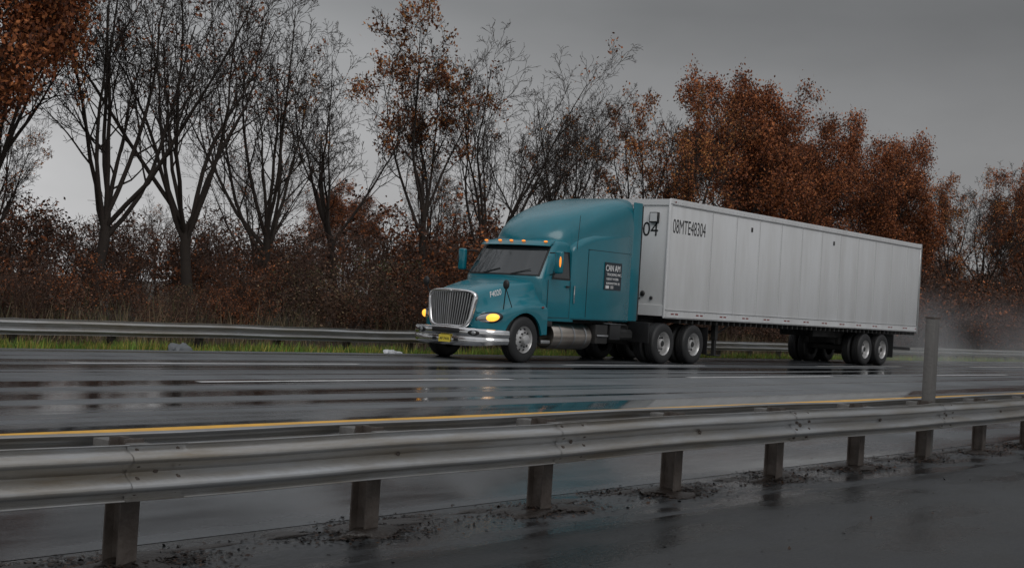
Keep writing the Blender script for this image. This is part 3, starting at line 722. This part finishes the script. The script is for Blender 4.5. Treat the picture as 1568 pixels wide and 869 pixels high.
def blades(name,n,xr,yr,hr,wr,cols,seed,patch=0):
    rg=np.random.default_rng(seed)
    x=rg.uniform(*xr,n)
    y=rg.uniform(*yr,n)
    if patch:
        keep=(np.sin(x*1.3+2*np.sin(y*1.7))+np.sin(x*.37+1)+rg.normal(0,.5,n))>-patch; x=x[keep];y=y[keep];n=len(x)
    z=np.array([g(v) for v in y])-.02
    h=rg.uniform(*hr,n)*(.6+.4*np.sin(x*.9+y*2)**2); w=rg.uniform(*wr,n); a=rg.uniform(0,math.pi,n)
    lx=rg.normal(0,.25,n)*h; ly=rg.normal(0,.25,n)*h
    P=np.stack([x,y,z],1); D=np.stack([np.cos(a)*w,np.sin(a)*w,np.zeros(n)],1)
    T1=np.stack([x+lx,y+ly,z+h],1)
    V=np.stack([P-D,P+D,T1+D*.15,T1-D*.15],1).reshape(-1,3)
    F=np.arange(n*4).reshape(n,4)
    cs=np.array(cols); c=cs[rg.integers(0,len(cs),n)]*rg.uniform(.6,1.3,(n,1))
    me=np_mesh(name,V,F,[M['grassm']],None,np.repeat(c,4,axis=0)); return link(bpy.data.objects.new(name,me))
GC=[(.12,.22,.03),(.18,.24,.04),(.10,.17,.03),(.32,.25,.06)]
blades("grass_verge",90000,(8,70),(22.65,25.6),(.12,.38),(.008,.018),GC,3,patch=1.2)
blades("grass_verge",20000,(70,160),(22.65,26),(.10,.34),(.012,.025),GC,4)
blades("tall_weeds",24000,(4,90),(25.6,28.6),(.35,1.2),(.006,.014),[(.16,.12,.07),(.10,.07,.05),(.22,.16,.10),(.07,.08,.035)],5,patch=.5)
rg=np.random.default_rng(11)
px=[];py=[]
for p in POSTX:
    if -4<p<60:
        k=int(1600*rg.uniform(.4,1.3)); px+=list(rg.normal(p+.1,.33,k)); py+=list(rg.normal(6.64,.15,k))
k=16000; xx=rg.uniform(-4,45,k); kp=(np.sin(xx*1.9)+np.sin(xx*4.3+1)+rg.normal(0,.3,k))>.3; xx=xx[kp]; px+=list(xx); py+=list(6.9+rg.normal(0,.08,len(xx))+.1*np.sin(xx*2))
k=300; px+=list(rg.uniform(-4,45,k)); py+=list(rg.uniform(4.5,7.1,k))
px=np.array(px);py=np.array(py);n=len(px)
dens=np.exp(-((py-6.62)/.2)**2)*np.exp(-((((px-4.9+1)%2.0)-1-.1)/.3)**2)
pz=-.38+.006+dens*.05*rg.uniform(.2,1,n)
u=rg.normal(size=(n,3))*[1,1,.15];u/=np.linalg.norm(u,axis=1,keepdims=True);w=rg.normal(size=(n,3))*.25+[0,0,1];v=np.cross(u,w);v/=np.linalg.norm(v,axis=1,keepdims=True)
sz=rg.uniform(.008,.024,(n,1));P=np.stack([px,py,pz],1)
V=np.stack([P-u*sz,P-v*sz*.6,P+u*sz,P+v*sz*.6],1).reshape(-1,3)
cs=np.array([(.028,.016,.011),(.016,.011,.009),(.05,.026,.015),(.012,.010,.009)]);c=cs[rg.integers(0,4,n)]*rg.uniform(.5,1.4,(n,1))
link(bpy.data.objects.new("leaf_litter",np_mesh("leaf_litter",V,np.arange(n*4).reshape(n,4),[attr_mat("wet_leaves",.55,.3)],None,np.repeat(c,4,axis=0))))
bm=bmesh.new()
for p in POSTX:
    if -6<p<60:
        for (ox,oy,sx_,sy_,sz_) in ((.05,0,.42,.22,.05),(.55+rnd.uniform(-.1,.1),.22,.40,.10,.022),(-.5+rnd.uniform(-.1,.1),.26,.30,.08,.02)):
            r=bmesh.ops.create_icosphere(bm,subdivisions=3,radius=1); ph=rnd.random()*6
            for v in r['verts']:
                k=1+.25*math.sin(v.co.x*4+ph)+.2*math.sin(v.co.y*5+ph*2)+rnd.uniform(-.06,.06)
                v.co=Vector((p+ox+v.co.x*sx_*k,6.62+oy+v.co.y*sy_*k,-.387+v.co.z*sz_*k))
fin("mud_mounds",bm,simple("mud",(.018,.013,.010),.4,var=.5,scale=8,bump=.6,bscale=30),None)
def lump(name,loc,s,mat,seed):
    R=random.Random(seed); bm=bmesh.new(); bmesh.ops.create_icosphere(bm,subdivisions=3,radius=1)
    for v in bm.verts:
        k=1+.25*math.sin(v.co.x*5+seed)+.2*math.cos(v.co.y*6+seed)+R.uniform(-.06,.06); v.co=Vector((v.co.x*s[0]*k,v.co.y*s[1]*k,max(-.4,v.co.z)*s[2]*k))
    o=fin(name,bm,mat,None); o.location=loc; return o
lump("plastic_bag",(23.4,21.9,g(21.9)+.03),(.22,.16,.07),M['bag'],3)
lump("tyre_scrap",(17.8,22.5,g(22.5)+.06),(.22,.15,.15),M['scrap'],5)

# ---------------------------------------------------------------- tyre spray (real volume behind the wheels)
vmn=bpy.data.materials.new("spray_volume"); vmn.use_nodes=True; nt=vmn.node_tree; N=nt.nodes; L=nt.links
N.remove(N["Principled BSDF"]); vs_=N.new("ShaderNodeVolumeScatter"); vs_.inputs["Color"].default_value=(.85,.87,.9,1); vs_.inputs["Anisotropy"].default_value=.2
tc=N.new("ShaderNodeTexCoord"); sp=N.new("ShaderNodeSeparateXYZ"); L.new(tc.outputs["Object"],sp.inputs[0])
nz=N.new("ShaderNodeTexNoise"); nz.inputs["Scale"].default_value=.45; nz.inputs["Detail"].default_value=2; L.new(tc.outputs["Object"],nz.inputs["Vector"])
def MR(src,a,b,c,d):
    q=N.new("ShaderNodeMapRange"); q.interpolation_type='SMOOTHSTEP'
    for i,v in enumerate((a,b,c,d)): q.inputs[i+1].default_value=v
    L.new(src,q.inputs[0]); return q.outputs[0]
def MU(a,b):
    q=N.new("ShaderNodeMath"); q.operation='MULTIPLY'; L.new(a,q.inputs[0])
    if isinstance(b,float): q.inputs[1].default_value=b
    else: L.new(b,q.inputs[1])
    return q.outputs[0]
dn=MU(MU(MR(nz.outputs["Fac"],.35,.7,0,1),MR(sp.outputs["Z"],0,3.2,1,0)),MU(MR(sp.outputs["X"],0,5,0,1),MR(sp.outputs["X"],12,30,1,0)))
ab=N.new("ShaderNodeMath"); ab.operation='ABSOLUTE'; L.new(sp.outputs["Y"],ab.inputs[0])
dn=MU(MU(dn,MR(ab.outputs[0],1.0,2.6,1,0)),.15)
L.new(dn,vs_.inputs["Density"]); L.new(vs_.outputs[0],N["Material Output"].inputs["Volume"])
bm=bmesh.new(); box("",0,30,-2.6,2.6,0.0,3.2,None,None,bev=0,bm=bm); o=fin("tyre_spray",bm,vmn,None,smooth=False); o.location=(41.5,19.5,.03)

# ---------------------------------------------------------------- world, sun, camera
W=bpy.data.worlds.new("World"); SC.world=W; W.use_nodes=True; nt=W.node_tree; N=nt.nodes; L=nt.links
bg=N["Background"]
sky=N.new("ShaderNodeTexSky"); sky.sky_type='NISHITA'; sky.sun_disc=False; sky.sun_elevation=math.radians(38); sky.sun_rotation=math.radians(215)
hs=N.new("ShaderNodeHueSaturation"); hs.inputs["Saturation"].default_value=.12; hs.inputs["Value"].default_value=.01
L.new(sky.outputs[0],hs.inputs["Color"])
tc=N.new("ShaderNodeTexCoord"); sp=N.new("ShaderNodeSeparateXYZ"); L.new(tc.outputs["Generated"],sp.inputs[0])
rp=N.new("ShaderNodeValToRGB"); e=rp.color_ramp.elements
e[0].position=0; e[0].color=(.42,.42,.425,1); e[1].position=1; e[1].color=(.46,.47,.49,1)
for p,c in ((.10,(.37,.37,.375)),(.21,(.19,.195,.20)),(.4,(.26,.27,.28)),(.6,(.42,.43,.45))):
    q=rp.color_ramp.elements.new(p); q.color=(*c,1)
L.new(sp.outputs["Z"],rp.inputs[0])
mr=N.new("ShaderNodeMapRange"); mr.inputs[1].default_value=.5; mr.inputs[2].default_value=.95; mr.inputs[3].default_value=1.25; mr.inputs[4].default_value=.50
L.new(sp.outputs["X"],mr.inputs[0])
nz=N.new("ShaderNodeTexNoise"); nz.inputs["Scale"].default_value=3.0; nz.inputs["Detail"].default_value=5
mpn=N.new("ShaderNodeMapping"); mpn.inputs["Scale"].default_value=(1,1,2.5); L.new(tc.outputs["Generated"],mpn.inputs[0]); L.new(mpn.outputs[0],nz.inputs["Vector"])
m3=N.new("ShaderNodeMapRange"); m3.inputs[1].default_value=.3; m3.inputs[2].default_value=.7; m3.inputs[3].default_value=.78; m3.inputs[4].default_value=1.22
L.new(nz.outputs["Fac"],m3.inputs[0])
ml=N.new("ShaderNodeMath"); ml.operation='MULTIPLY'; L.new(mr.outputs[0],ml.inputs[0]); L.new(m3.outputs[0],ml.inputs[1])
vm=N.new("ShaderNodeVectorMath"); vm.operation='SCALE'; L.new(rp.outputs[0],vm.inputs[0]); L.new(ml.outputs[0],vm.inputs["Scale"])
va=N.new("ShaderNodeVectorMath"); va.operation='ADD'; L.new(vm.outputs[0],va.inputs[0]); L.new(hs.outputs[0],va.inputs[1])
L.new(va.outputs[0],bg.inputs["Color"]); bg.inputs["Strength"].default_value=1.0
sl_=bpy.data.lights.new("sun",'SUN'); sl_.energy=.75; sl_.angle=math.radians(35); sl_.color=(1,.97,.93)
so=bpy.data.objects.new("sun",sl_); COL.objects.link(so)
dv=Vector((.55,.65,-.75)); so.rotation_euler=dv.to_track_quat('-Z','Y').to_euler()
cam=bpy.data.cameras.new("camera"); cam.sensor_width=36; cam.lens=36*2112/1568; cam.clip_end=6000; cam.clip_start=.1
co=bpy.data.objects.new("camera",cam); COL.objects.link(co)
phi=math.radians(38.3); pitch=math.radians(.8); roll=math.radians(3.5)
f0=Vector((math.cos(phi),math.sin(phi),0)); F=(f0*math.cos(pitch)+Vector((0,0,1))*math.sin(pitch)).normalized()
Rr=Vector((math.sin(phi),-math.cos(phi),0)); U=Rr.cross(F)
R2=Rr*math.cos(roll)+U*math.sin(roll); U2=R2.cross(F)
mt=Matrix((R2,U2,-F)).transposed().to_4x4(); mt.translation=Vector((0,0,1.27)); co.matrix_world=mt
SC.camera=co
SC.view_settings.view_transform='Standard'; SC.view_settings.look='None'; SC.view_settings.exposure=0
